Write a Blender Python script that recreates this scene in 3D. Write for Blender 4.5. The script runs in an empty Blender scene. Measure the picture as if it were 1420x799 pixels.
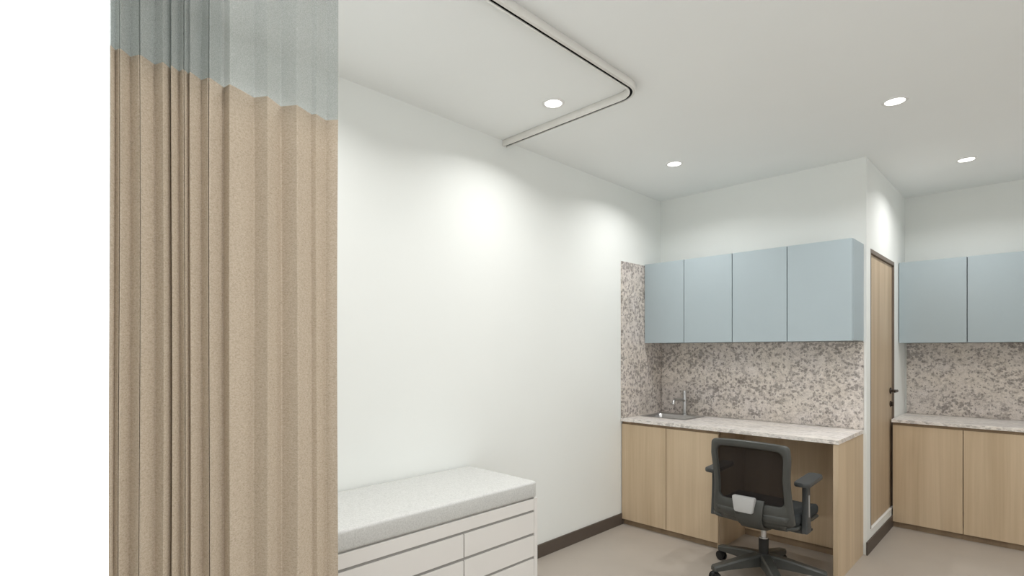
import bpy, bmesh, math, random
from mathutils import Vector, Matrix
random.seed(7)
S = bpy.context.scene
COL = S.collection
PI = math.pi

# ---------------------------------------------------------------- dimensions (metres)
CAM_H = 1.39
CEIL = 2.716
XA = -2.41          # wall with the couch
YB = 4.274          # wall behind the desk
XC = -0.86          # wall with the door
YD = 5.69           # far wall on the right
F_PX = 739.0

# ---------------------------------------------------------------- materials
def new_mat(name):
    m = bpy.data.materials.new(name); m.use_nodes = True
    nt = m.node_tree; nt.nodes.clear()
    out = nt.nodes.new('ShaderNodeOutputMaterial')
    b = nt.nodes.new('ShaderNodeBsdfPrincipled')
    nt.links.new(b.outputs[0], out.inputs[0])
    return m, nt, b, out

def lin(c):
    return tuple(((v/255)/12.92 if v/255 <= .04045 else ((v/255+.055)/1.055)**2.4) for v in c) + (1,)

def noise(nt, scale, detail=3, rough=.5, vec=None, dist=0):
    n = nt.nodes.new('ShaderNodeTexNoise')
    n.inputs['Scale'].default_value = scale; n.inputs['Detail'].default_value = detail
    n.inputs['Roughness'].default_value = rough; n.inputs['Distortion'].default_value = dist
    if vec: nt.links.new(vec, n.inputs['Vector'])
    return n.outputs['Fac']

def coords(nt, scale=(1,1,1), kind='Object', rot=(0,0,0)):
    tc = nt.nodes.new('ShaderNodeTexCoord'); mp = nt.nodes.new('ShaderNodeMapping')
    mp.inputs['Scale'].default_value = scale; mp.inputs['Rotation'].default_value = rot
    nt.links.new(tc.outputs[kind], mp.inputs[0])
    return mp.outputs[0]

def ramp(nt, fac, stops):
    r = nt.nodes.new('ShaderNodeValToRGB')
    e = r.color_ramp.elements
    while len(e) < len(stops): e.new(.5)
    for k, (p, c) in enumerate(stops):
        e[k].position = p; e[k].color = c
    nt.links.new(fac, r.inputs[0])
    return r.outputs[0]

def mixc(nt, fac, a, b, mode='MIX'):
    m = nt.nodes.new('ShaderNodeMix'); m.data_type = 'RGBA'; m.blend_type = mode
    for sock, v in ((m.inputs[0], fac), (m.inputs[6], a), (m.inputs[7], b)):
        if hasattr(v, 'is_linked'): nt.links.new(v, sock)
        else: sock.default_value = v
    return m.outputs[2]

def bump(nt, b, h, strength=.2, dist=.002):
    bp = nt.nodes.new('ShaderNodeBump')
    bp.inputs['Strength'].default_value = strength; bp.inputs['Distance'].default_value = dist
    nt.links.new(h, bp.inputs['Height']); nt.links.new(bp.outputs[0], b.inputs['Normal'])

def plain(name, rgb, rough=.5, metal=0, var=.03, nscale=6, spec=.5, bmp=0):
    m, nt, b, out = new_mat(name)
    c = lin(rgb)
    n = noise(nt, nscale, 3, .5, coords(nt))
    lo = tuple(v*(1-var) for v in c[:3])+(1,); hi = tuple(min(1, v*(1+var)) for v in c[:3])+(1,)
    nt.links.new(ramp(nt, n, [(.3, lo), (.7, hi)]), b.inputs['Base Color'])
    b.inputs['Roughness'].default_value = rough; b.inputs['Metallic'].default_value = metal
    b.inputs['Specular IOR Level'].default_value = spec
    if bmp: bump(nt, b, noise(nt, 160, 4, .6, coords(nt)), bmp, .001)
    return m

def wood_mat(name, base=(202,181,153), dark=(189,167,138), rough=.5):
    m, nt, b, out = new_mat(name)
    v1 = coords(nt, (9, 9, .55)); v2 = coords(nt, (70, 70, 1.3)); v3 = coords(nt, (3, 3, .3))
    n1 = noise(nt, 1, 3, .55, v1, .4); n2 = noise(nt, 1, 4, .6, v2); n3 = noise(nt, 1, 1, .5, v3)
    hi = tuple(min(255, x+8) for x in base)
    c1 = ramp(nt, n1, [(.30, lin(dark)), (.55, lin(base)), (.75, lin(hi))])
    c2 = ramp(nt, n2, [(.30, (.86,.845,.82,1)), (.62, (1,1,1,1))])
    c = mixc(nt, .6, c1, c2, 'MULTIPLY')
    c = mixc(nt, .5, c, ramp(nt, n3, [(.35, (.95,.945,.94,1)), (.65, (1.0,1.0,1.0,1))]), 'MULTIPLY')
    nt.links.new(c, b.inputs['Base Color'])
    b.inputs['Roughness'].default_value = rough
    b.inputs['Specular IOR Level'].default_value = .35
    return m

def granite_mat(name, stretch=(1,1,1), light=(218,211,204), mid=(152,145,140), dark=(100,94,92), rough=.35, spots=1.0):
    m, nt, b, out = new_mat(name)
    v = coords(nt, stretch)
    big = noise(nt, 3.4, 4, .6, v, .3)
    med = noise(nt, 26, 6, .72, v, .1)
    fine = noise(nt, 120, 3, .7, v)
    vor = nt.nodes.new('ShaderNodeTexVoronoi'); vor.inputs['Scale'].default_value = 50; vor.feature = 'SMOOTH_F1'; vor.inputs['Smoothness'].default_value = .35
    warp = nt.nodes.new('ShaderNodeVectorMath'); warp.operation = 'MULTIPLY_ADD'
    wn = nt.nodes.new('ShaderNodeTexNoise'); wn.inputs['Scale'].default_value = 70; wn.inputs['Detail'].default_value = 4; nt.links.new(v, wn.inputs['Vector'])
    nt.links.new(wn.outputs['Color'], warp.inputs[0]); warp.inputs[1].default_value = (.028,)*3; nt.links.new(v, warp.inputs[2])
    nt.links.new(warp.outputs[0], vor.inputs['Vector'])
    sep = nt.nodes.new('ShaderNodeSeparateColor'); nt.links.new(vor.outputs['Color'], sep.inputs[0])
    inv = nt.nodes.new('ShaderNodeMath'); inv.operation = 'MULTIPLY_ADD'      # 1 in the middle of a grain, falling off outwards
    nt.links.new(vor.outputs['Distance'], inv.inputs[0]); inv.inputs[1].default_value = -1.25; inv.inputs[2].default_value = 1
    pick = nt.nodes.new('ShaderNodeMath'); pick.operation = 'MULTIPLY'
    nt.links.new(sep.outputs[0], pick.inputs[0]); nt.links.new(inv.outputs[0], pick.inputs[1])
    spot = pick.outputs[0]
    white = noise(nt, 48, 3, .6, v, .2)
    c = ramp(nt, med, [(.34, lin(mid)), (.50, lin(light)), (.66, lin((228,222,216)))])
    f2 = ramp(nt, fine, [(.34, (.66,.65,.65,1)), (.58, (1,1,1,1))])
    c = mixc(nt, .6, c, f2, 'MULTIPLY')
    add = nt.nodes.new('ShaderNodeMath'); add.operation = 'MULTIPLY_ADD'
    nt.links.new(big, add.inputs[0]); add.inputs[1].default_value = 1.3; nt.links.new(spot, add.inputs[2])
    sm = ramp(nt, add.outputs[0], [(.93, (0,0,0,1)), (1.30, (spots*.58,)*3+(1,))])
    c = mixc(nt, sm, c, lin(dark))
    wm = ramp(nt, white, [(.60, (0,0,0,1)), (.72, (.6,)*3+(1,))])
    c = mixc(nt, wm, c, lin((236,231,226)))
    tint = ramp(nt, noise(nt, 4.5, 2, .5, v), [(.38, (1,.972,.94,1)), (.65, (.975,.955,.965,1))])
    c = mixc(nt, .9, c, tint, 'MULTIPLY')
    nt.links.new(c, b.inputs['Base Color'])
    b.inputs['Roughness'].default_value = rough
    b.inputs['Specular IOR Level'].default_value = .4
    return m

M = {}
M['wall'] = plain('wall_paint', (230,232,229), .7, var=.008, nscale=2, spec=.2)
M['ceiling'] = plain('ceiling_paint', (238,240,239), .8, var=.008, nscale=2, spec=.15)
M['floor'] = plain('vinyl_floor', (166,157,147), .45, var=.03, nscale=3, spec=.35)
M['base'] = plain('brown_rubber_skirting', (84,74,66), .55, var=.06)
M['wood'] = wood_mat('oak_veneer')
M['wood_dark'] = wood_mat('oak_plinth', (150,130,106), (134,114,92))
M['door_wood'] = wood_mat('oak_door', (192,172,146), (178,157,131))
M['blue'] = plain('pale_blue_laminate', (165,177,182), .5, var=.012, nscale=3, spec=.35)
M['granite'] = granite_mat('granite_splash')
M['granite_top'] = granite_mat('granite_lit_worktop', (.5, 1.5, 1), (238,235,231), (194,190,186), (116,111,109), .3, .7)  # same granite as the splash, lit look painted in with whiter tones
M['white_lam'] = plain('white_laminate', (222,219,215), .45, var=.01)
M['groove'] = plain('grey_groove', (150,148,144), .6, var=.03)
M['trim_white'] = plain('white_trim', (228,228,226), .5, var=.01)
M['brown_metal'] = plain('bronze_frame', (112,100,90), .45, var=.05)
M['steel'] = plain('brushed_steel', (190,190,190), .28, 1.0, var=.04, nscale=40)
M['alu'] = plain('aluminium_track', (226,224,219), .38, .3, var=.02, nscale=10)
M['black'] = plain('black_plastic', (22,21,20), .5, var=.05)
M['slot'] = plain('dark_slot', (14,13,12), .8, var=.05, spec=.1)
M['grey_plastic'] = plain('charcoal_plastic', (64,65,62), .42, var=.05, nscale=20, bmp=.05)
M['arm_plastic'] = plain('charcoal_arm', (60,62,62), .5, var=.05)
M['seat_fabric'] = plain('charcoal_seat_fabric', (54,57,58), .85, var=.15, nscale=220, spec=.2, bmp=.3)
M['pad_grey'] = plain('light_grey_pad', (172,172,171), .5, var=.01)
M['bronze'] = plain('dark_bronze', (66,58,52), .35, .7, var=.05)

def cushion_mat():
    m, nt, b, out = new_mat('speckled_vinyl')
    v = coords(nt)
    a = noise(nt, 150, 4, .65, v); g = noise(nt, 40, 3, .55, v)
    c = ramp(nt, a, [(.34, lin((186,186,183))), (.62, lin((206,206,203)))])
    c2 = ramp(nt, g, [(.3, (.95,.95,.95,1)), (.7, (1,1,1,1))])
    nt.links.new(mixc(nt, .8, c, c2, 'MULTIPLY'), b.inputs['Base Color'])
    b.inputs['Roughness'].default_value = .55
    bump(nt, b, a, .12, .001)
    return m
M['cushion'] = cushion_mat()

def curtain_mat():
    m, nt, b, out = new_mat('woven_beige_cloth')
    va = coords(nt, (170, 170, 300)); vb = coords(nt, (420, 420, 330))
    a = noise(nt, 1, 4, .65, va, .8); g = noise(nt, 1, 2, .5, vb)
    c = ramp(nt, a, [(.3, lin((172,157,137))), (.52, lin((194,179,160))), (.72, lin((205,192,174)))])
    c2 = ramp(nt, g, [(.3, (.86,.85,.84,1)), (.65, (1,1,1,1))])
    nt.links.new(mixc(nt, .7, c, c2, 'MULTIPLY'), b.inputs['Base Color'])
    b.inputs['Roughness'].default_value = .9; b.inputs['Specular IOR Level'].default_value = .1
    bump(nt, b, a, .45, .0025)
    return m
M['curtain'] = curtain_mat()

def sheer_mat():
    m, nt, b, out = new_mat('grey_netting')
    v = coords(nt, (420, 420, 420))
    n = noise(nt, 1, 2, .5, v)
    c = ramp(nt, n, [(.35, lin((154,158,155))), (.65, lin((178,182,178)))])
    nt.links.new(c, b.inputs['Base Color'])
    b.inputs['Roughness'].default_value = .9; b.inputs['Specular IOR Level'].default_value = .1
    t = nt.nodes.new('ShaderNodeBsdfTransparent'); t.inputs[0].default_value = (.93,.95,.95,1)
    mx = nt.nodes.new('ShaderNodeMixShader'); mx.inputs[0].default_value = .62
    nt.links.new(t.outputs[0], mx.inputs[1]); nt.links.new(b.outputs[0], mx.inputs[2])
    nt.links.new(mx.outputs[0], out.inputs[0])
    return m
M['sheer'] = sheer_mat()

def chairmesh_mat():
    m, nt, b, out = new_mat('black_chair_net')
    n = noise(nt, 1, 2, .5, coords(nt, (300,300,300)))
    nt.links.new(ramp(nt, n, [(.3, lin((26,22,20))), (.7, lin((44,38,35)))]), b.inputs['Base Color'])
    b.inputs['Roughness'].default_value = .8; b.inputs['Specular IOR Level'].default_value = .15
    t = nt.nodes.new('ShaderNodeBsdfTransparent')
    mx = nt.nodes.new('ShaderNodeMixShader'); mx.inputs[0].default_value = .92
    nt.links.new(t.outputs[0], mx.inputs[1]); nt.links.new(b.outputs[0], mx.inputs[2])
    nt.links.new(mx.outputs[0], out.inputs[0])
    return m
M['net'] = chairmesh_mat()

def glass_mat():
    m, nt, b, out = new_mat('window_glass')
    g = nt.nodes.new('ShaderNodeBsdfGlossy'); g.inputs['Roughness'].default_value = .02
    t = nt.nodes.new('ShaderNodeBsdfTransparent'); t.inputs[0].default_value = (.98,.99,.99,1)
    mx = nt.nodes.new('ShaderNodeMixShader'); mx.inputs[0].default_value = .04
    nt.links.new(t.outputs[0], mx.inputs[1]); nt.links.new(g.outputs[0], mx.inputs[2])
    nt.links.new(mx.outputs[0], out.inputs[0])
    return m
M['glass'] = glass_mat()

def lamp_mat():
    m, nt, b, out = new_mat('lamp_diffuser')
    e = nt.nodes.new('ShaderNodeEmission'); e.inputs[0].default_value = (1,.985,.95,1); e.inputs[1].default_value = 5
    nt.links.new(e.outputs[0], out.inputs[0])
    return m
M['lamp'] = lamp_mat()

# ---------------------------------------------------------------- mesh helpers
def BM(): return bmesh.new()

def box(bm, x0, x1, y0, y1, z0, z1, bev=0, seg=2):
    t = bmesh.new()
    bmesh.ops.create_cube(t, size=1)
    for v in t.verts:
        v.co = Vector((x0 if v.co.x < 0 else x1, y0 if v.co.y < 0 else y1, z0 if v.co.z < 0 else z1))
    if bev: bmesh.ops.bevel(t, geom=t.edges[:], offset=bev, segments=seg, affect='EDGES', profile=.5)
    merge(bm, t)
    return bm

def merge(bm, t, mat=None):
    if mat is not None: bmesh.ops.transform(t, matrix=mat, verts=t.verts)
    me = bpy.data.meshes.new('tmp'); t.to_mesh(me); t.free(); bm.from_mesh(me); bpy.data.meshes.remove(me)

def cyl(bm, p0, p1, r0, r1=None, seg=24, bev=0):
    p0, p1 = Vector(p0), Vector(p1); r1 = r0 if r1 is None else r1
    d = p1-p0
    t = bmesh.new()
    bmesh.ops.create_cone(t, cap_ends=True, segments=seg, radius1=r0, radius2=r1, depth=d.length)
    if bev: bmesh.ops.bevel(t, geom=[e for e in t.edges if any(len(f.verts) > 4 for f in e.link_faces)], offset=bev, segments=2, affect='EDGES')
    q = Vector((0,0,1)).rotation_difference(d.normalized()).to_matrix().to_4x4()
    merge(bm, t, Matrix.Translation((p0+p1)/2) @ q)
    return bm

def lathe(bm, prof, seg=32, center=(0,0,0)):
    """prof = [(r, z)...], closed round the z axis"""
    rings = []
    for r, z in prof:
        rings.append([bm.verts.new((center[0]+r*math.cos(2*PI*k/seg), center[1]+r*math.sin(2*PI*k/seg), center[2]+z)) for k in range(seg)])
    for a, b in zip(rings, rings[1:]):
        for k in range(seg):
            bm.faces.new((a[k], a[(k+1) % seg], b[(k+1) % seg], b[k]))
    for rg, rev in ((rings[0], True), (rings[-1], False)):
        bm.faces.new(rg[::-1] if rev else rg)
    return bm

def loft(bm, sections, close=True, caps=True):
    """sections: list of equally long point loops"""
    rs = [[bm.verts.new(p) for p in s] for s in sections]
    n = len(rs[0])
    for a, b in zip(rs, rs[1:]):
        for k in range(n if close else n-1):
            bm.faces.new((a[k], a[(k+1) % n], b[(k+1) % n], b[k]))
    if caps and close:
        bm.faces.new(rs[0][::-1]); bm.faces.new(rs[-1])
    return bm

def rrect(w, h, r, n=5):
    pts = []
    for cx, cy, a0 in ((w/2-r, h/2-r, 0), (-w/2+r, h/2-r, PI/2), (-w/2+r, -h/2+r, PI), (w/2-r, -h/2+r, 1.5*PI)):
        for k in range(n+1):
            a = a0+PI/2*k/n
            pts.append((cx+r*math.cos(a), cy+r*math.sin(a)))
    return pts

def obj(name, bm, mat, parent=None, smooth=False, angle=None):
    bmesh.ops.recalc_face_normals(bm, faces=bm.faces[:])
    me = bpy.data.meshes.new(name); bm.to_mesh(me); bm.free()
    if smooth:
        for p in me.polygons: p.use_smooth = True
        if angle is not None: me.set_sharp_from_angle(angle=math.radians(angle))
    me.materials.append(M[mat] if isinstance(mat, str) else mat)
    o = bpy.data.objects.new(name, me); COL.objects.link(o)
    if parent: o.parent = parent
    return o

def tag(o, label=None, cat=None, group=None, kind=None):
    for k, v in (('label', label), ('category', cat), ('group', group), ('kind', kind)):
        if v: o[k] = v
    return o

def thing(name, loc, label, cat, rz=0, group=None):
    e = bpy.data.objects.new(name, None); COL.objects.link(e)
    e.empty_display_size = .05
    e.location = loc; e.rotation_euler = (0,0,rz)
    return tag(e, label, cat, group)

def struct(name, bm, mat, parent=None, **k):
    o = obj(name, bm, mat, parent, **k)
    if parent is None: o['kind'] = 'structure'
    return o

# ---------------------------------------------------------------- the room
T = .12
XR, YR = 1.9, -1.5      # how far floor and ceiling run to the right and behind
struct('floor', box(BM(), XA-T, XR, YR, YD+T, -.1, 0), 'floor')
struct('ceiling', box(BM(), XA-T, XR, YR, YD+T, CEIL, CEIL+.1), 'ceiling')
WIN_Y0, WIN_Y1 = -1.42, .353
bm = BM()
box(bm, XA-T, XA, WIN_Y1, YB+T, 0, CEIL)
box(bm, XA-T, XA, YR, WIN_Y0, 0, CEIL)
box(bm, XA-T, XA, WIN_Y0, WIN_Y1, 0, .12)
struct('wall_left', bm, 'wall')
struct('wall_back', box(BM(), XA-T, XC-T, YB, YB+T, 0, CEIL), 'wall')
DY0, DY1, DZ0, DZ1 = 4.395, 5.215, .135, 2.105
bm = BM()
box(bm, XC-T, XC, YB, DY0, 0, CEIL)
box(bm, XC-T, XC, DY1, YD+T, 0, CEIL)
box(bm, XC-T, XC, DY0, DY1, DZ1, CEIL)
box(bm, XC-T, XC, DY0, DY1, 0, DZ0)
struct('wall_right', bm, 'wall')
struct('wall_side_blocker', box(BM(), XR, XR+T, 1.3, 5.0, 0, CEIL), 'wall')  # unseen wall, cut short to shape the fill light from the side
struct('wall_rear_blocker', box(BM(), XA-T, 1.1, YR-T, YR, 0, CEIL), 'wall')  # unseen wall, closes off light from behind to shape the curtain's fold shading
struct('wall_far', box(BM(), XC, XR, YD, YD+T, 0, CEIL), 'wall')

# tall window added so the strip beside the curtain shows plain white
w = struct('added_window_1', box(BM(), XA-.075, XA-.069, WIN_Y0+.02, WIN_Y1, .14, CEIL-.005), 'glass')
bm = BM()
box(bm, XA-.10, XA-.03, WIN_Y0, WIN_Y1, .12, .16)
box(bm, XA-.10, XA-.03, WIN_Y0, WIN_Y0+.04, .12, CEIL)
obj('added_window_frame', bm, 'trim_white', w)

# skirting
struct('baseboard_left', box(BM(), XA, XA+.012, 2.0, 3.665, 0, .088, .002), 'base')
struct('baseboard_right', box(BM(), XC, XC+.01, YB-.01, 5.12, 0, .088, .002), 'base')

# door
d = struct('door_1', box(BM(), XC-.052, XC-.012, DY0+.016, DY1-.016, DZ0+.012, DZ1-.03, .002), 'door_wood')
bm = BM()
box(bm, XC-.10, XC+.002, DY0, DY0+.014, DZ0+.012, DZ1)
box(bm, XC-.10, XC+.002, DY1-.014, DY1, DZ0+.012, DZ1)
box(bm, XC-.10, XC+.002, DY0+.014, DY1-.014, DZ1-.028, DZ1)
obj('door_frame', bm, 'brown_metal', d)
obj('door_sill', box(BM(), XC-.10, XC+.002, DY0, DY1, DZ0, DZ0+.01), 'trim_white', d)
bm = BM()
hy, hz = DY1-.085, 1.075
cyl(bm, (XC-.0125, hy, hz), (XC-.004, hy, hz), .026, seg=28, bev=.002)
cyl(bm, (XC-.006, hy, hz), (XC+.034, hy, hz), .010)
loft(bm, [[(XC+.034+.008*math.cos(a), y, hz+s*.011*math.sin(a)) for a in [2*PI*k/16 for k in range(16)]]
          for y, s in ((hy+.012, .7), (hy+.008, 1), (hy-.05, 1), (hy-.105, .85), (hy-.112, .55))])
obj('door_handle', bm, 'bronze', d, True, 40)
bm = BM()
cyl(bm, (XC-.0125, hy, hz-.105), (XC-.004, hy, hz-.105), .024, seg=28, bev=.002)
box(bm, XC-.006, XC+.010, hy-.004, hy+.004, hz-.122, hz-.088, .002)
obj('door_lock', bm, 'bronze', d, True, 40)

# ---------------------------------------------------------------- recessed ceiling lights
def downlight(x, y, label, watts):
    t = thing('downlight', (x, y, CEIL), label, 'ceiling light', group='recessed ceiling lights')
    bm = BM()
    prof = [(.044, -.001), (.047, -.006), (.056, -.006), (.060, -.002), (.060, 0)]
    rings = [[bm.verts.new((r*math.cos(2*PI*k/40), r*math.sin(2*PI*k/40), z)) for k in range(40)] for r, z in prof]
    for a, b in zip(rings, rings[1:]):
        for k in range(40): bm.faces.new((a[k], a[(k+1) % 40], b[(k+1) % 40], b[k]))
    obj('trim_ring', bm, 'trim_white', t, True)
    bm = BM(); lathe(bm, [(.046, -.001), (.046, -.003), (.040, -.0045)], 40)
    obj('diffuser', bm, 'lamp', t)
    L = bpy.data.lights.new('lamp_beam', 'AREA'); L.shape = 'DISK'; L.size = .08; L.energy = watts
    L.color = (1, .995, .985); L.spread = math.radians(148)
    o = bpy.data.objects.new('lamp_beam', L); COL.objects.link(o)
    o.parent = t; o.location = (0, 0, -.008)
    return t
W = 6.6
downlight(-1.857, 2.169, 'round recessed ceiling light inside the curtain track corner', W)
downlight(-1.853, 3.476, 'round recessed ceiling light in front of the sink', W)
downlight(-.562, 3.431, 'round recessed ceiling light at upper right, the nearer and higher of the right pair', W)
downlight(-.384, 4.825, 'round recessed ceiling light close to the wooden door and right wall cabinet', W)

for x, y in ((-1.857, .87), (-.562, 2.13), (-.562, .83), (.74, 3.43), (.74, 2.13), (.74, .83)):  # extra lamps added out of view to brighten the room
    downlight(x, y, 'added unseen round ceiling light further back over the open floor', W)

# ---------------------------------------------------------------- curtain track on the ceiling
XT, YT, RT = -1.440, 2.345, .105
path = [(XA+.004, YT)]
for k in range(0, 13):
    a = PI/2 - PI/2*k/12
    path.append((XT-RT+RT*math.cos(a), YT-RT+RT*math.sin(a)))
path.append((XT, YR+.05))
def sweep(prof):
    bm = BM(); secs = []
    for i, p in enumerate(path):
        p = Vector((p[0], p[1], 0))
        a = Vector((*path[max(0, i-1)], 0)); b = Vector((*path[min(len(path)-1, i+1)], 0))
        if i == 0: d = Vector((1,0,0))
        elif i == len(path)-1: d = Vector((0,-1,0))
        else:
            d = ((p-a).normalized()+(b-p).normalized()).normalized()
        n = Vector((-d.y, d.x, 0))
        secs.append([p+n*u+Vector((0,0,CEIL+z)) for u, z in prof])
    return loft(bm, secs)
t = thing('curtain_track', (0,0,0), 'bent silver aluminium curtain track fixed under the ceiling', 'curtain track')
# C profile, open slot underneath
cp = [(-.018,0),(.018,0),(.021,-.004),(.022,-.026),(.018,-.035),(.0065,-.037),(.0065,-.033),(.017,-.031),(.018,-.005),(-.018,-.005),(-.017,-.031),(-.0065,-.033),(-.0065,-.037),(-.018,-.035),(-.022,-.026),(-.021,-.004)]
obj('rail', sweep(cp), 'alu', t, True, 35)
s = obj('slot_shade', sweep([(-.0165,-.006),(.0165,-.006),(.0165,-.0322),(-.0165,-.0322)]), 'slot', t)  # dark filler paints the shade inside the open slot
tag(s, 'dark painted shade in the slot under the track')
obj('end_cap', box(BM(), XA+.0005, XA+.006, YT-.022, YT+.022, CEIL-.038, CEIL-.0005, .002), 'alu', t)

# ---------------------------------------------------------------- privacy curtain: beige cloth with grey net on top
ZSPLIT, ZTOP, ZBOT = 2.055, CEIL-.052, .15
# fold vertices (y along the track, offset towards the room)
def fold(px, dx):
    u = (px-710)/F_PX; X = -1.45+dx*(1.4 if dx > -.013 else 1.1)
    return (X, X*(u+1)/(u-1))
folds = [(152,.008),(159,-.004),(164.2,.006),(165,-.014),(165.8,.008),(180.5,-.010),(192.6,.008),(193.4,-.030),(194.2,.009),(215,-.010),(225.5,.008),(226.2,.009),(236.2,-.004),(237,-.050),
         (237.8,.008),(249,-.006),(254.8,.008),(255.6,-.018),(256.4,.007),(262,-.003),(264.3,.007),(280,-.010),(289,.008),(289.8,-.026),(290.6,.010),(310.5,-.010),(317.8,.009),(318.6,.010),
         (334,.002),(352,-.014),(370,.012),(371,.013),(390,-.012),(412.5,.016),(413.5,.016),(433,-.004),(438.5,.003),(439.5,.004),(452,-.010),(468.5,.010)]
base = [Vector((*fold(*f), 0)) for f in folds]
def rounded(pts, w=.30):
    out = [pts[0]]
    for a, p, b in zip(pts, pts[1:], pts[2:]):
        for s in (1, .55, .25): out.append(p+(a-p)*w*s)
        for s in (.25, .55, 1): out.append(p+(b-p)*w*s)
    out.append(pts[-1]); return out
rp = rounded(base, .16)
def cloth(z0, z1, nz, seed, ease=0.0):
    bm = BM(); rnd = random.Random(seed)
    ph = [rnd.uniform(0, 6.28) for _ in range(3)]
    rows = []
    for j in range(nz+1):
        z = z0+(z1-z0)*j/nz
        row = []
        for p in rp:
            wob = .0025*math.sin(2.1*z+ph[0]+p.y*9)
            row.append(bm.verts.new((p.x+wob, p.y+.0012*math.sin(3.3*z+ph[1]+p.y*21), z)))
        rows.append(row)
    for a, b in zip(rows, rows[1:]):
        for k in range(len(rp)-1): bm.faces.new((a[k], a[k+1], b[k+1], b[k]))
    return bm
cur = thing('privacy_curtain', (0,0,0), 'beige hanging privacy curtain with grey netting top in loose pleats', 'curtain')
def cloth_obj(name, z0, z1, nz, mat, label=None):
    o = obj(name, cloth(z0, z1, nz, 3), mat, cur, True, 60)
    sm = o.modifiers.new('thickness', 'SOLIDIFY'); sm.thickness = .0012; sm.offset = 0
    return tag(o, label)
cloth_obj('fabric_panel', ZBOT, ZSPLIT, 14, 'curtain', 'beige woven cloth')
o = obj('mesh_panel', cloth(ZSPLIT-.004, ZTOP, 5, 3), 'sheer', cur, True, 60); tag(o, 'see-through grey netting')
# the gathered half of the netting hangs double
full = rp; rp = [Vector((p.x-.030-.35*(p.x+1.45), p.y+.006, 0)) for p in full if p.y < .432]
o2 = obj('mesh_panel', cloth(ZSPLIT-.004, ZTOP, 5, 3), 'sheer', cur, True, 60); tag(o2, 'see-through grey netting, gathered behind')
rp = full
for k in range(8):
    y = .215+k*.071
    bm = BM()
    cyl(bm, (XT, y, CEIL-.056), (XT, y, CEIL-.0375), .0016, seg=8)
    cyl(bm, (XT-.01, y, CEIL-.056), (XT+.01, y, CEIL-.056), .002, seg=8)
    obj('hook', bm, 'alu', cur)

# ---------------------------------------------------------------- examination couch
CX0, CX1, CY0, CY1, CZ = XA+.004, -1.868, .43, 2.055, .628
t = thing('storage_couch', (0,0,0), 'white low couch cabinet with drawers under a grey cushion, against the left wall', 'cabinet')
box_b = BM(); box(box_b, CX0, CX1-.018, CY0, CY1, .07, CZ)
box(box_b, CX1-.018, CX1, CY1-.024, CY1, .07, CZ)              # right stile
box(box_b, CX1-.018, CX1, CY0, CY0+.024, .07, CZ)
obj('carcass', box_b, 'white_lam', t)
obj('plinth', box(BM(), CX0, CX1-.05, CY0+.02, CY1-.02, 0, .07), 'white_lam', t)
obj('top_rail', box(BM(), CX1-.018, CX1, CY0+.025, CY1-.025, .569, CZ-.002, .0015), 'white_lam', t)
o = obj('finger_groove', box(BM(), CX1-.0185, CX1-.007, CY0+.024, CY1-.024, .09, .575), 'groove', t); tag(o, 'grey recessed grooves between the drawer fronts')
YS = 1.56
for z0, z1 in ((.450,.556), (.330,.436), (.210,.316), (.090,.196)):
    for a, b in ((CY0+.025, YS-.003), (YS+.003, CY1-.025)):
        obj('drawer', box(BM(), CX1-.018, CX1, a, b, z0, z1, .0015), 'white_lam', t)
# cushion
bm = BM()
box(bm, CX0+.004, CX1+.002, CY0, CY1-.006, CZ+.003, CZ+.088, .014, 4)
c = obj('couch_cushion', bm, 'cushion', None, True, 50)
tag(c, 'long speckled light grey cushion lying on the white drawer couch', 'cushion')

# ---------------------------------------------------------------- desk and sink run
WT, WB = .853, .828         # worktop top, underside
YF = 3.645                  # worktop front
def base_cab(x0, x1, yf, yb, xs, label, sides=True):
    t = thing('base_cabinet', (0,0,0), label, 'cabinet')
    bm = BM()
    box(bm, x0, x0+.018, yf+.02, yb, .05, WB-.001); box(bm, x1-.018, x1, yf+.02, yb, .0, WB-.001)
    box(bm, x0+.018, x1-.018, yf+.03, yb, .05, .068); box(bm, x0+.018, x1-.018, yb-.01, yb, .068, WB-.001)
    box(bm, x0+.018, x1-.018, yf+.03, yf+.05, .76, WB-.001)
    obj('carcass', bm, 'wood', t)
    obj('plinth', box(BM(), x0, x1-.018, yf+.028, yf+.044, 0, .05), 'wood_dark', t)
    obj('top_strip', box(BM(), x0, x1, yf+.016, yf+.0298, WB-.05, WB-.001), 'wood_dark', t)
    for a, b in zip(xs, xs[1:]):
        obj('door', box(BM(), a+.0022, b-.0022, yf, yf+.018, .046, WB-.022, .0008), 'wood', t)
    return t
X2 = -1.612
base_cab(XA+.006, X2, YF+.004, YB-.002, (XA+.006, -2.012, X2), 'oak base cabinet with two doors under the sink')
# knee space: end panel + modesty panel
t = thing('desk_support', (0,0,0), 'oak end panel and back panel carrying the desk beside the office chair', 'desk')
obj('end_panel', box(BM(), -.905, -.877, YF+.002, YB-.002, 0, WB-.001, .0015), 'wood', t)
obj('back_panel', box(BM(), X2+.002, -.906, 4.10, 4.118, .05, WB-.001), 'wood', t)
obj('plinth', box(BM(), X2+.002, -.906, 4.112, 4.128, 0, .049), 'wood_dark', t)
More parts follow.
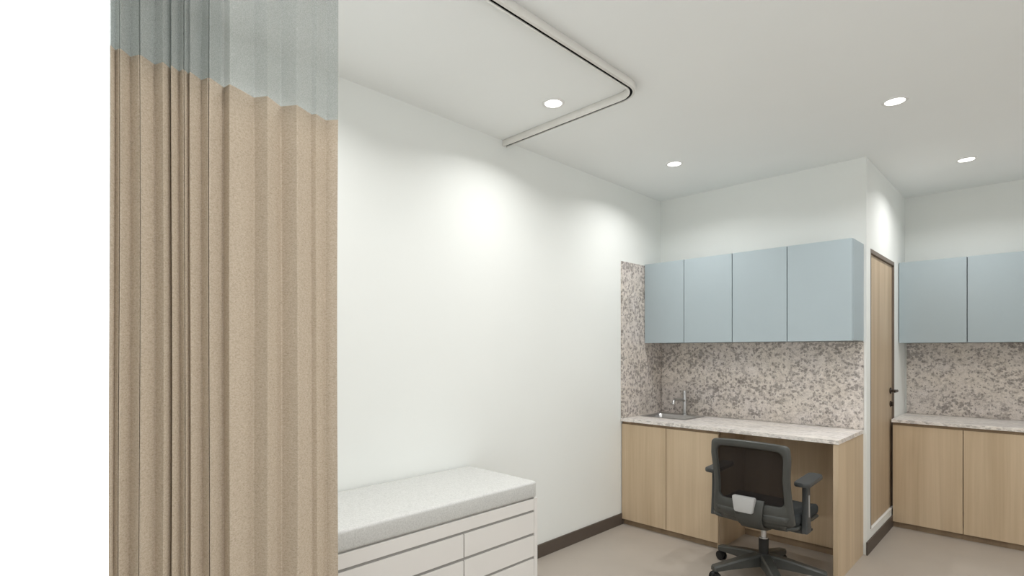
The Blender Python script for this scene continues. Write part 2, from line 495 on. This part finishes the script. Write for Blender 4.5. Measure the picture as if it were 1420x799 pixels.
# worktop with a cut out for the sink
SX0, SX1, SY0, SY1 = -2.37, -1.965, 3.86, 4.205
def top(x0, x1, y0, y1, hole=None):
    bm = BM()
    if not hole:
        return box(bm, x0, x1, y0, y1, WB, WT, .002)
    a, b, c, e = hole
    for xx0, xx1, yy0, yy1 in ((x0, a, y0, y1), (b, x1, y0, y1), (a, b, y0, c), (a, b, e, y1)):
        box(bm, xx0, xx1, yy0, yy1, WB, WT)
    bmesh.ops.remove_doubles(bm, verts=bm.verts, dist=1e-5)
    return bm
o = obj('worktop', top(XA+.004, -.874, YF-.004, YB-.002, (SX0+.012, SX1-.012, SY0+.012, SY1-.012)), 'granite_top')
tag(o, 'pale veined stone worktop with inset sink above the office chair', 'worktop')
t = thing('backsplash', (0,0,0), 'mottled grey stone splashback in the sink corner, behind the tap', 'backsplash')
obj('back_slab', box(BM(), XA+.018, -.874, YB-.014, YB-.001, WT+.001, 1.456), 'granite', t)
obj('side_slab', box(BM(), XA+.001, XA+.015, YF, YB-.001, WT+.001, 2.112, .001), 'granite', t)

# sink
t = thing('sink', ((SX0+SX1)/2, (SY0+SY1)/2, WT), 'square stainless steel sink set into the pale stone worktop', 'sink')
sw, sd = SX1-SX0, SY1-SY0
bm = BM()
loops = []
for w_, d_, r, z, oy in ((sw, sd, .02, .0005, 0), (sw, sd, .02, .003, 0), (sw-.01, sd-.01, .018, .0045, 0), (sw-.05, sd-.10, .03, .004, -.022),
                     (sw-.06, sd-.11, .03, -.004, -.022), (sw-.075, sd-.125, .035, -.14, -.022), (sw-.12, sd-.17, .04, -.155, -.022)):
    loops.append([(x, y+oy, z) for x, y in rrect(w_, d_, r)])
loft(bm, loops, caps=False)
n = len(loops[0]); bm.verts.ensure_lookup_table()
bm.faces.new(bm.verts[-n:])
obj('bowl', bm, 'steel', t, True, 40)
bm = BM(); lathe(bm, [(.032,-.1545),(.032,-.152),(.026,-.151),(.02,-.153)], 28, (0,-.022,0)); obj('drain', bm, 'steel', t, True, 40)
# tap
t = thing('tap', (-2.135, 4.182, WT+.0045), 'slim chrome mixer tap standing behind the square sink', 'tap')
bm = BM(); lathe(bm, [(.026,0),(.026,.006),(.022,.010),(.0165,.012),(.0165,.165),(.0155,.17)], 28); obj('body', bm, 'steel', t, True, 40)
bm = BM()
pts = [(0,-.010,.118),(0,-.06,.130),(0,-.12,.136),(0,-.165,.134),(0,-.19,.122),(0,-.197,.100)]
secs = []
for i, p in enumerate(pts):
    p = Vector(p); a = Vector(pts[max(0, i-1)]); b = Vector(pts[min(len(pts)-1, i+1)])
    d = (b-a).normalized(); n1 = Vector((1,0,0)); n2 = d.cross(n1)
    secs.append([p+n1*.011*math.cos(q)+n2*.010*math.sin(q) for q in [2*PI*k/16 for k in range(16)]])
loft(bm, secs); obj('spout', bm, 'steel', t, True, 50)
bm = BM(); lathe(bm, [(.0165,.171),(.0175,.175),(.0175,.195),(.013,.203),(.004,.205)], 28)
box(bm, -.006, .006, -.005, .062, .190, .197, .002); obj('lever', bm, 'steel', t, True, 40)

# wall cabinets
def wall_cab(x0, x1, yf, yb, xs, label):
    t = thing('overhead_cabinet', (0,0,0), label, 'cabinet')
    z0, z1 = 1.460, 2.120
    bm = BM(); box(bm, x0, x1, yf+.0185, yb, z0, z1, .001)
    obj('carcass', bm, 'blue', t)
    for a, b in zip(xs, xs[1:]):
        obj('door', box(BM(), a+.0026, b-.0026, yf, yf+.018, z0-.003, z1, .0008), 'blue', t)
    o = obj('shadow_gap', box(BM(), x0+.01, x1-.01, yf+.0165, yf+.0187, z0+.004, z1-.004), 'slot', t); tag(o, 'dark gaps between the doors')
    return t
x0, x1 = XA+.017, -.875
wall_cab(x0, x1, 3.975, YB-.002, (x0, -2.037, -1.651, -1.269, x1), 'long pale blue four-door wall cabinet above the desk and sink')

# ---------------------------------------------------------------- second run on the far wall
xs2 = [-.852+.428*k for k in range(6)]
YF2 = 5.10
t = base_cab(-.852, xs2[-1], YF2+.004, YD-.002, xs2, 'oak base cabinets at the right picture edge beside the wooden door')
o = obj('worktop', top(XC+.002, xs2[-1], YF2-.004, YD-.002), 'granite_top'); tag(o, 'pale veined stone worktop right of the wooden door', 'worktop')
o = obj('backsplash', box(BM(), XC+.014, xs2[-1], YD-.014, YD-.001, WT+.001, 1.456), 'granite'); tag(o, 'mottled grey stone splashback on the far wall right of the door', 'backsplash')
wall_cab(XC+.003, xs2[-1], 5.385, YD-.002, [XC+.003]+xs2[1:], 'pale blue wall cabinet right of the wooden door, on the far wall')

# ---------------------------------------------------------------- office chair (faces +y in its own frame)
CH = thing('office_chair', (-1.219, 3.40, 0), 'charcoal swivel office chair with mesh back pulled up to the desk', 'chair', math.radians(0))
# star base
hub = BM(); lathe(hub, [(.020,.070),(.036,.075),(.040,.085),(.040,.140),(.034,.153),(.029,.155)], 32)
obj('base_hub', hub, 'grey_plastic', CH, True, 40)
for k in range(5):
    a = math.radians(18+72*k); ca, sa = math.cos(a), math.sin(a)
    def P(r, s, z): return (r*ca-s*sa, r*sa+s*ca, z)
    bm = BM(); secs = []
    for r, hw, zt, zb in ((.02,.028,.152,.082), (.06,.033,.150,.082), (.14,.031,.137,.080), (.23,.028,.118,.074), (.300,.026,.103,.068), (.327,.025,.098,.067), (.336,.018,.094,.068)):
        secs.append([P(r, hw, zb), P(r, hw, zt-.010), P(r, hw*.72, zt), P(r, -hw*.72, zt), P(r, -hw, zt-.010), P(r, -hw, zb)])
    loft(bm, secs); obj('leg', bm, 'grey_plastic', CH, True, 35)
    bm = BM(); cyl(bm, P(.308,0,.035), P(.308,0,.072), .007, seg=12)
    cc = Vector(P(.322, 0, .030)); sd_ = Vector((-sa, ca, 0))
    box_t = bmesh.new(); bmesh.ops.create_uvsphere(box_t, u_segments=16, v_segments=10, radius=.031)
    bmesh.ops.scale(box_t, vec=(.85, .50, .8), verts=box_t.verts); bmesh.ops.translate(box_t, vec=(0,0,.012), verts=box_t.verts)
    merge(bm, box_t, Matrix.Translation(cc) @ Matrix.Rotation(a, 4, 'Z'))
    cs = obj('caster', bm, 'black', CH, True, 40)
    for s in (-1, 1):
        bm = BM(); cyl(bm, cc+sd_*.008*s, cc+sd_*.022*s, .030, seg=24, bev=.004); obj('wheel', bm, 'black', cs, True, 40)
bm = BM(); cyl(bm, (0,0,.14), (0,0,.245), .0285, seg=28, bev=.002); o = obj('gas_column', bm, 'black', CH, True, 40)
bm = BM(); cyl(bm, (0,0,.245), (0,0,.33), .016, seg=24); cyl(bm, (0,0,.243), (0,0,.252), .026, seg=24); o = obj('column_rod', bm, 'steel', CH, True, 40); tag(o, 'bright steel rod of the gas lift')
bm = BM()
loft(bm, [[(x, y, z) for x, y in rrect(w_, d_, .02)] for w_, d_, z in ((.07,.12,.318), (.15,.22,.335), (.19,.26,.365), (.19,.26,.382))])
for k, s in ((0,1),):
    cyl(bm, (.07, .02, .350), (.235, .02, .352), .006, seg=12); box(bm, .215, .265, .008, .032, .345, .359, .004)
obj('tilt_mechanism', bm, 'black', CH, True, 40)
# seat
def seat_bm(z0, z1, grow, cx=0, cy=.035):
    bm = BM(); secs = []
    w_, d_ = .485, .49
    for t_, sc in ((0,.94), (.12,.985), (.35,1), (.7,1), (.9,.985), (1,.955)):
        z = z0+(z1-z0)*t_
        lp = []
        for x, y in rrect(w_*sc+grow, d_*sc+grow, .075, 8):
            drop = -.018*max(0, (y-.12)/.1)**2*(1 if t_ > .4 else .6) + .10*(x*x)*t_
            lp.append((cx+x, cy+y, z+drop))
        secs.append(lp)
    loft(bm, secs); return bm
obj('seat_shell', seat_bm(.378, .398, .004), 'grey_plastic', CH, True, 50)
obj('seat', seat_bm(.398, .458, 0), 'seat_fabric', CH, True, 60)
# backrest
def back_y(x, z):
    k = (z-.40)
    return -.232 - .05*math.sin(min(1, k/.20)*PI/2) + .055*math.exp(-((z-.56)/.10)**2)*.35 - .085*max(0, z-.60)**1.2 + .55*x*x
def hw(z):          # half width of the back at height z
    return .219 + .008*math.cos((z-.40)/.48*2*PI*1.0)*.9 - .012*max(0, (z-.78)/.1)
def outline(cx, zc, w_, h_, r, n=8, prof=False):
    pts = []
    for x, z in rrect(w_, h_, r, n): pts.append((cx+x, zc+z))
    return pts
NSEG = 8
def dense(pts, m=3):
    out = []
    for a, b in zip(pts, pts[1:]+pts[:1]):
        L = math.hypot(b[0]-a[0], b[1]-a[1]); k = max(1, int(L/.02))
        out.append((a, b, k))
    return out
outer = rrect(.447, .467, .024, NSEG); inner = rrect(.372, .318, .032, NSEG)
def subdivide_pair(o_, i_):
    O, I = [], []
    n = len(o_)
    for k in range(n):
        a, b = o_[k], o_[(k+1) % n]; c, e = i_[k], i_[(k+1) % n]
        L = math.hypot(b[0]-a[0], b[1]-a[1]); m = max(1, int(L/.018))
        for s in range(m):
            f = s/m
            O.append((a[0]+(b[0]-a[0])*f, a[1]+(b[1]-a[1])*f)); I.append((c[0]+(e[0]-c[0])*f, c[1]+(e[1]-c[1])*f))
    return O, I
O, I = subdivide_pair(outer, inner)
ZO, ZI = .647, .680
BX = 0.020
def warp(x, z, dy=0):
    s = hw(z)/.2225
    zz = z
    if z > .80: zz = z - .25*abs(x)**2.0            # top edge drops a little towards the corners
    return Vector((x*s+BX, back_y(x, zz)+dy, zz))
def frame_bm(thick):
    bm = BM(); rows = []
    for f, dy in ((0, 0), (.0, thick*.75), (.10, thick), (.5, thick*1.06), (.86, thick), (1, thick*.7), (1, 0), (.5, -.004)):
        rows.append([warp(o_[0]+(i_[0]-o_[0])*f, (ZO+o_[1])+((ZI+i_[1])-(ZO+o_[1]))*f, -dy) for o_, i_ in zip(O, I)])
    rs = [[bm.verts.new(p) for p in r] for r in rows]
    n = len(O)
    for a, b in zip(rs, rs[1:]+rs[:1]):
        for k in range(n): bm.faces.new((a[k], a[(k+1) % n], b[(k+1) % n], b[k]))
    return bm
BR = obj('backrest', frame_bm(.024), 'grey_plastic', CH, True, 50)
# net inside the frame
bm = BM(); nx, nz = 14, 14; g = []
for j in range(nz+1):
    z = ZI-.16+.32*j/nz
    g.append([bm.verts.new(warp(-.184+.368*i/nx, z, -.004)) for i in range(nx+1)])
for j in range(nz):
    for i in range(nx): bm.faces.new((g[j][i], g[j][i+1], g[j+1][i+1], g[j+1][i]))
o = obj('back_mesh', bm, 'net', BR, True); tag(o, 'black see-through mesh')
# lower shell that wraps under the seat
def shell_patch(x0a, x1a, x0b, x1b, zs, dys, nx=10):
    bm = BM(); rows = []
    for j, (f, z, dy) in enumerate(zip([k/(len(zs)-1) for k in range(len(zs))], zs, dys)):
        a = x0a+(x0b-x0a)*f; b = x1a+(x1b-x1a)*f
        rows.append([(a+(b-a)*i/nx, z, dy) for i in range(nx+1)])
    fr = [[bm.verts.new((x+BX, back_y(x, max(z, .41))+dy-.006*0, z)) for x, z, dy in r] for r in rows]
    for r0, r1 in zip(fr, fr[1:]):
        for i in range(nx): bm.faces.new((r0[i], r0[i+1], r1[i+1], r1[i]))
    return bm
bm = shell_patch(-.205, .205, -.15, .15, (.47,.44,.415,.395,.375,.360,.352), (-.020,-.019,-.012,.004,.045,.11,.18))
o = obj('lower_shell', bm, 'grey_plastic', BR, True); sm = o.modifiers.new('thickness', 'SOLIDIFY'); sm.thickness = .012; sm.offset = 0
bm = shell_patch(-.085, .085, -.055, .055, (.545,.50,.46,.43,.40,.372,.352,.342), (-.024,-.040,-.046,-.044,-.030,.006,.08,.16))
o = obj('back_spine', bm, 'grey_plastic', BR, True); sm = o.modifiers.new('thickness', 'SOLIDIFY'); sm.thickness = .018; sm.offset = 0
sb = o.modifiers.new('round', 'BEVEL'); sb.width = .004; sb.segments = 2
# lumbar pad
bm = BM(); secs = []
for dy, sc in ((-.036, 1), (-.056, 1), (-.062, .96), (-.064, .86)):
    lp = []
    for x, z in rrect(.118, .092, .012, 5):
        kx = 1+.20*z/.092*1.2
        lp.append((x*sc*kx, back_y(0, .515)+dy-.04*(z-.0)*0, .512+z*sc))
    secs.append(lp)
loft(bm, secs); o = obj('lumbar_pad', bm, 'pad_grey', BR, True, 40); tag(o, 'light grey lumbar adjuster pad')
bm = BM(); box(bm, -.052, .052, back_y(0,.46)-.052, back_y(0,.46)-.03, .450, .464, .003); obj('pad_recess', bm, 'black', BR)
# armrests
for s in (-1, 1):
    bm = BM()
    def A(x, y, z): return (s*x, y, z)
    secs = []
    for z, hwd, hd in ((.362,.017,.040), (.40,.0165,.036), (.47,.016,.030), (.56,.0155,.026), (.632,.0155,.026)):
        secs.append([(s*.262+x, -.085+y, z) for x, y in rrect(hwd*2, hd*2, .008, 4)])
    loft(bm, secs)
    ar = obj('armrest', bm, 'arm_plastic', CH, True, 40)
    bm = BM()
    loft(bm, [[(s*x, y, z) for x, z in q] for y, q in ((-.10, [(.10,.352),(.10,.37),(.255,.392),(.279,.392),(.279,.366),(.25,.352)]), (-.05, [(.10,.352),(.10,.37),(.255,.392),(.279,.392),(.279,.366),(.25,.352)]))])
    obj('bracket', bm, 'arm_plastic', ar)
    bm = BM(); secs = []
    for z, sc in ((.632,.92), (.637,1), (.650,1), (.656,.93)):
        lp = []
        for x, y in rrect(.084*sc, .285*(.985 if sc < 1 else 1), .032, 8):
            bend = .010*((y)/.13)**2
            lp.append((s*.268+x-s*bend, -.033+y, z+.010*max(0, y/.13)))
        secs.append(lp)
    loft(bm, secs); obj('arm_pad', bm, 'arm_plastic', ar, True, 40)  # pale strip below paints the lit edge of the arm post
    bm = BM(); box(bm, s*.262+s*.0135-.003, s*.262+s*.0135+.003, -.094, -.078, .45, .575, .0015); o = obj('lit_edge', bm, 'pad_grey', ar); tag(o, 'painted lit edge of the arm post')

# ---------------------------------------------------------------- daylight and added fill, camera, colour
FILL_LOW, SKY = 2.35, 1.12      # added glow from below the horizon, brighter than the sky, lifts the ceiling
wd = bpy.data.worlds.new('World'); S.world = wd; wd.use_nodes = True
bg = wd.node_tree.nodes['Background']; bg.inputs[1].default_value = 1.0
tcn = wd.node_tree.nodes.new('ShaderNodeTexCoord'); sx = wd.node_tree.nodes.new('ShaderNodeSeparateXYZ')
wd.node_tree.links.new(tcn.outputs['Generated'], sx.inputs[0])
mr = wd.node_tree.nodes.new('ShaderNodeMapRange'); mr.inputs['From Min'].default_value = -.25; mr.inputs['From Max'].default_value = .12
mr.inputs['To Min'].default_value = FILL_LOW; mr.inputs['To Max'].default_value = SKY
wd.node_tree.links.new(sx.outputs[2], mr.inputs['Value']); wd.node_tree.links.new(mr.outputs[0], bg.inputs[1])
bg.inputs[0].default_value = (.975, .99, 1, 1)
cam = bpy.data.cameras.new('Camera'); co = bpy.data.objects.new('Camera', cam); COL.objects.link(co)
co.location = (0, 0, CAM_H); co.rotation_euler = (PI/2, 0, PI/4)
cam.sensor_width = 36; cam.lens = F_PX/1420*36; cam.shift_y = (487-399.5)/1420; cam.clip_start = .05
S.camera = co
S.view_settings.view_transform = 'Standard'; S.view_settings.look = 'None'
S.view_settings.exposure = .08; S.view_settings.gamma = 1; S.view_settings.use_curve_mapping = False
S.cycles.max_bounces = 10; S.cycles.diffuse_bounces = 6; S.cycles.transparent_max_bounces = 16
S.cycles.use_denoising = True; S.cycles.caustics_reflective = False; S.cycles.sample_clamp_indirect = 4
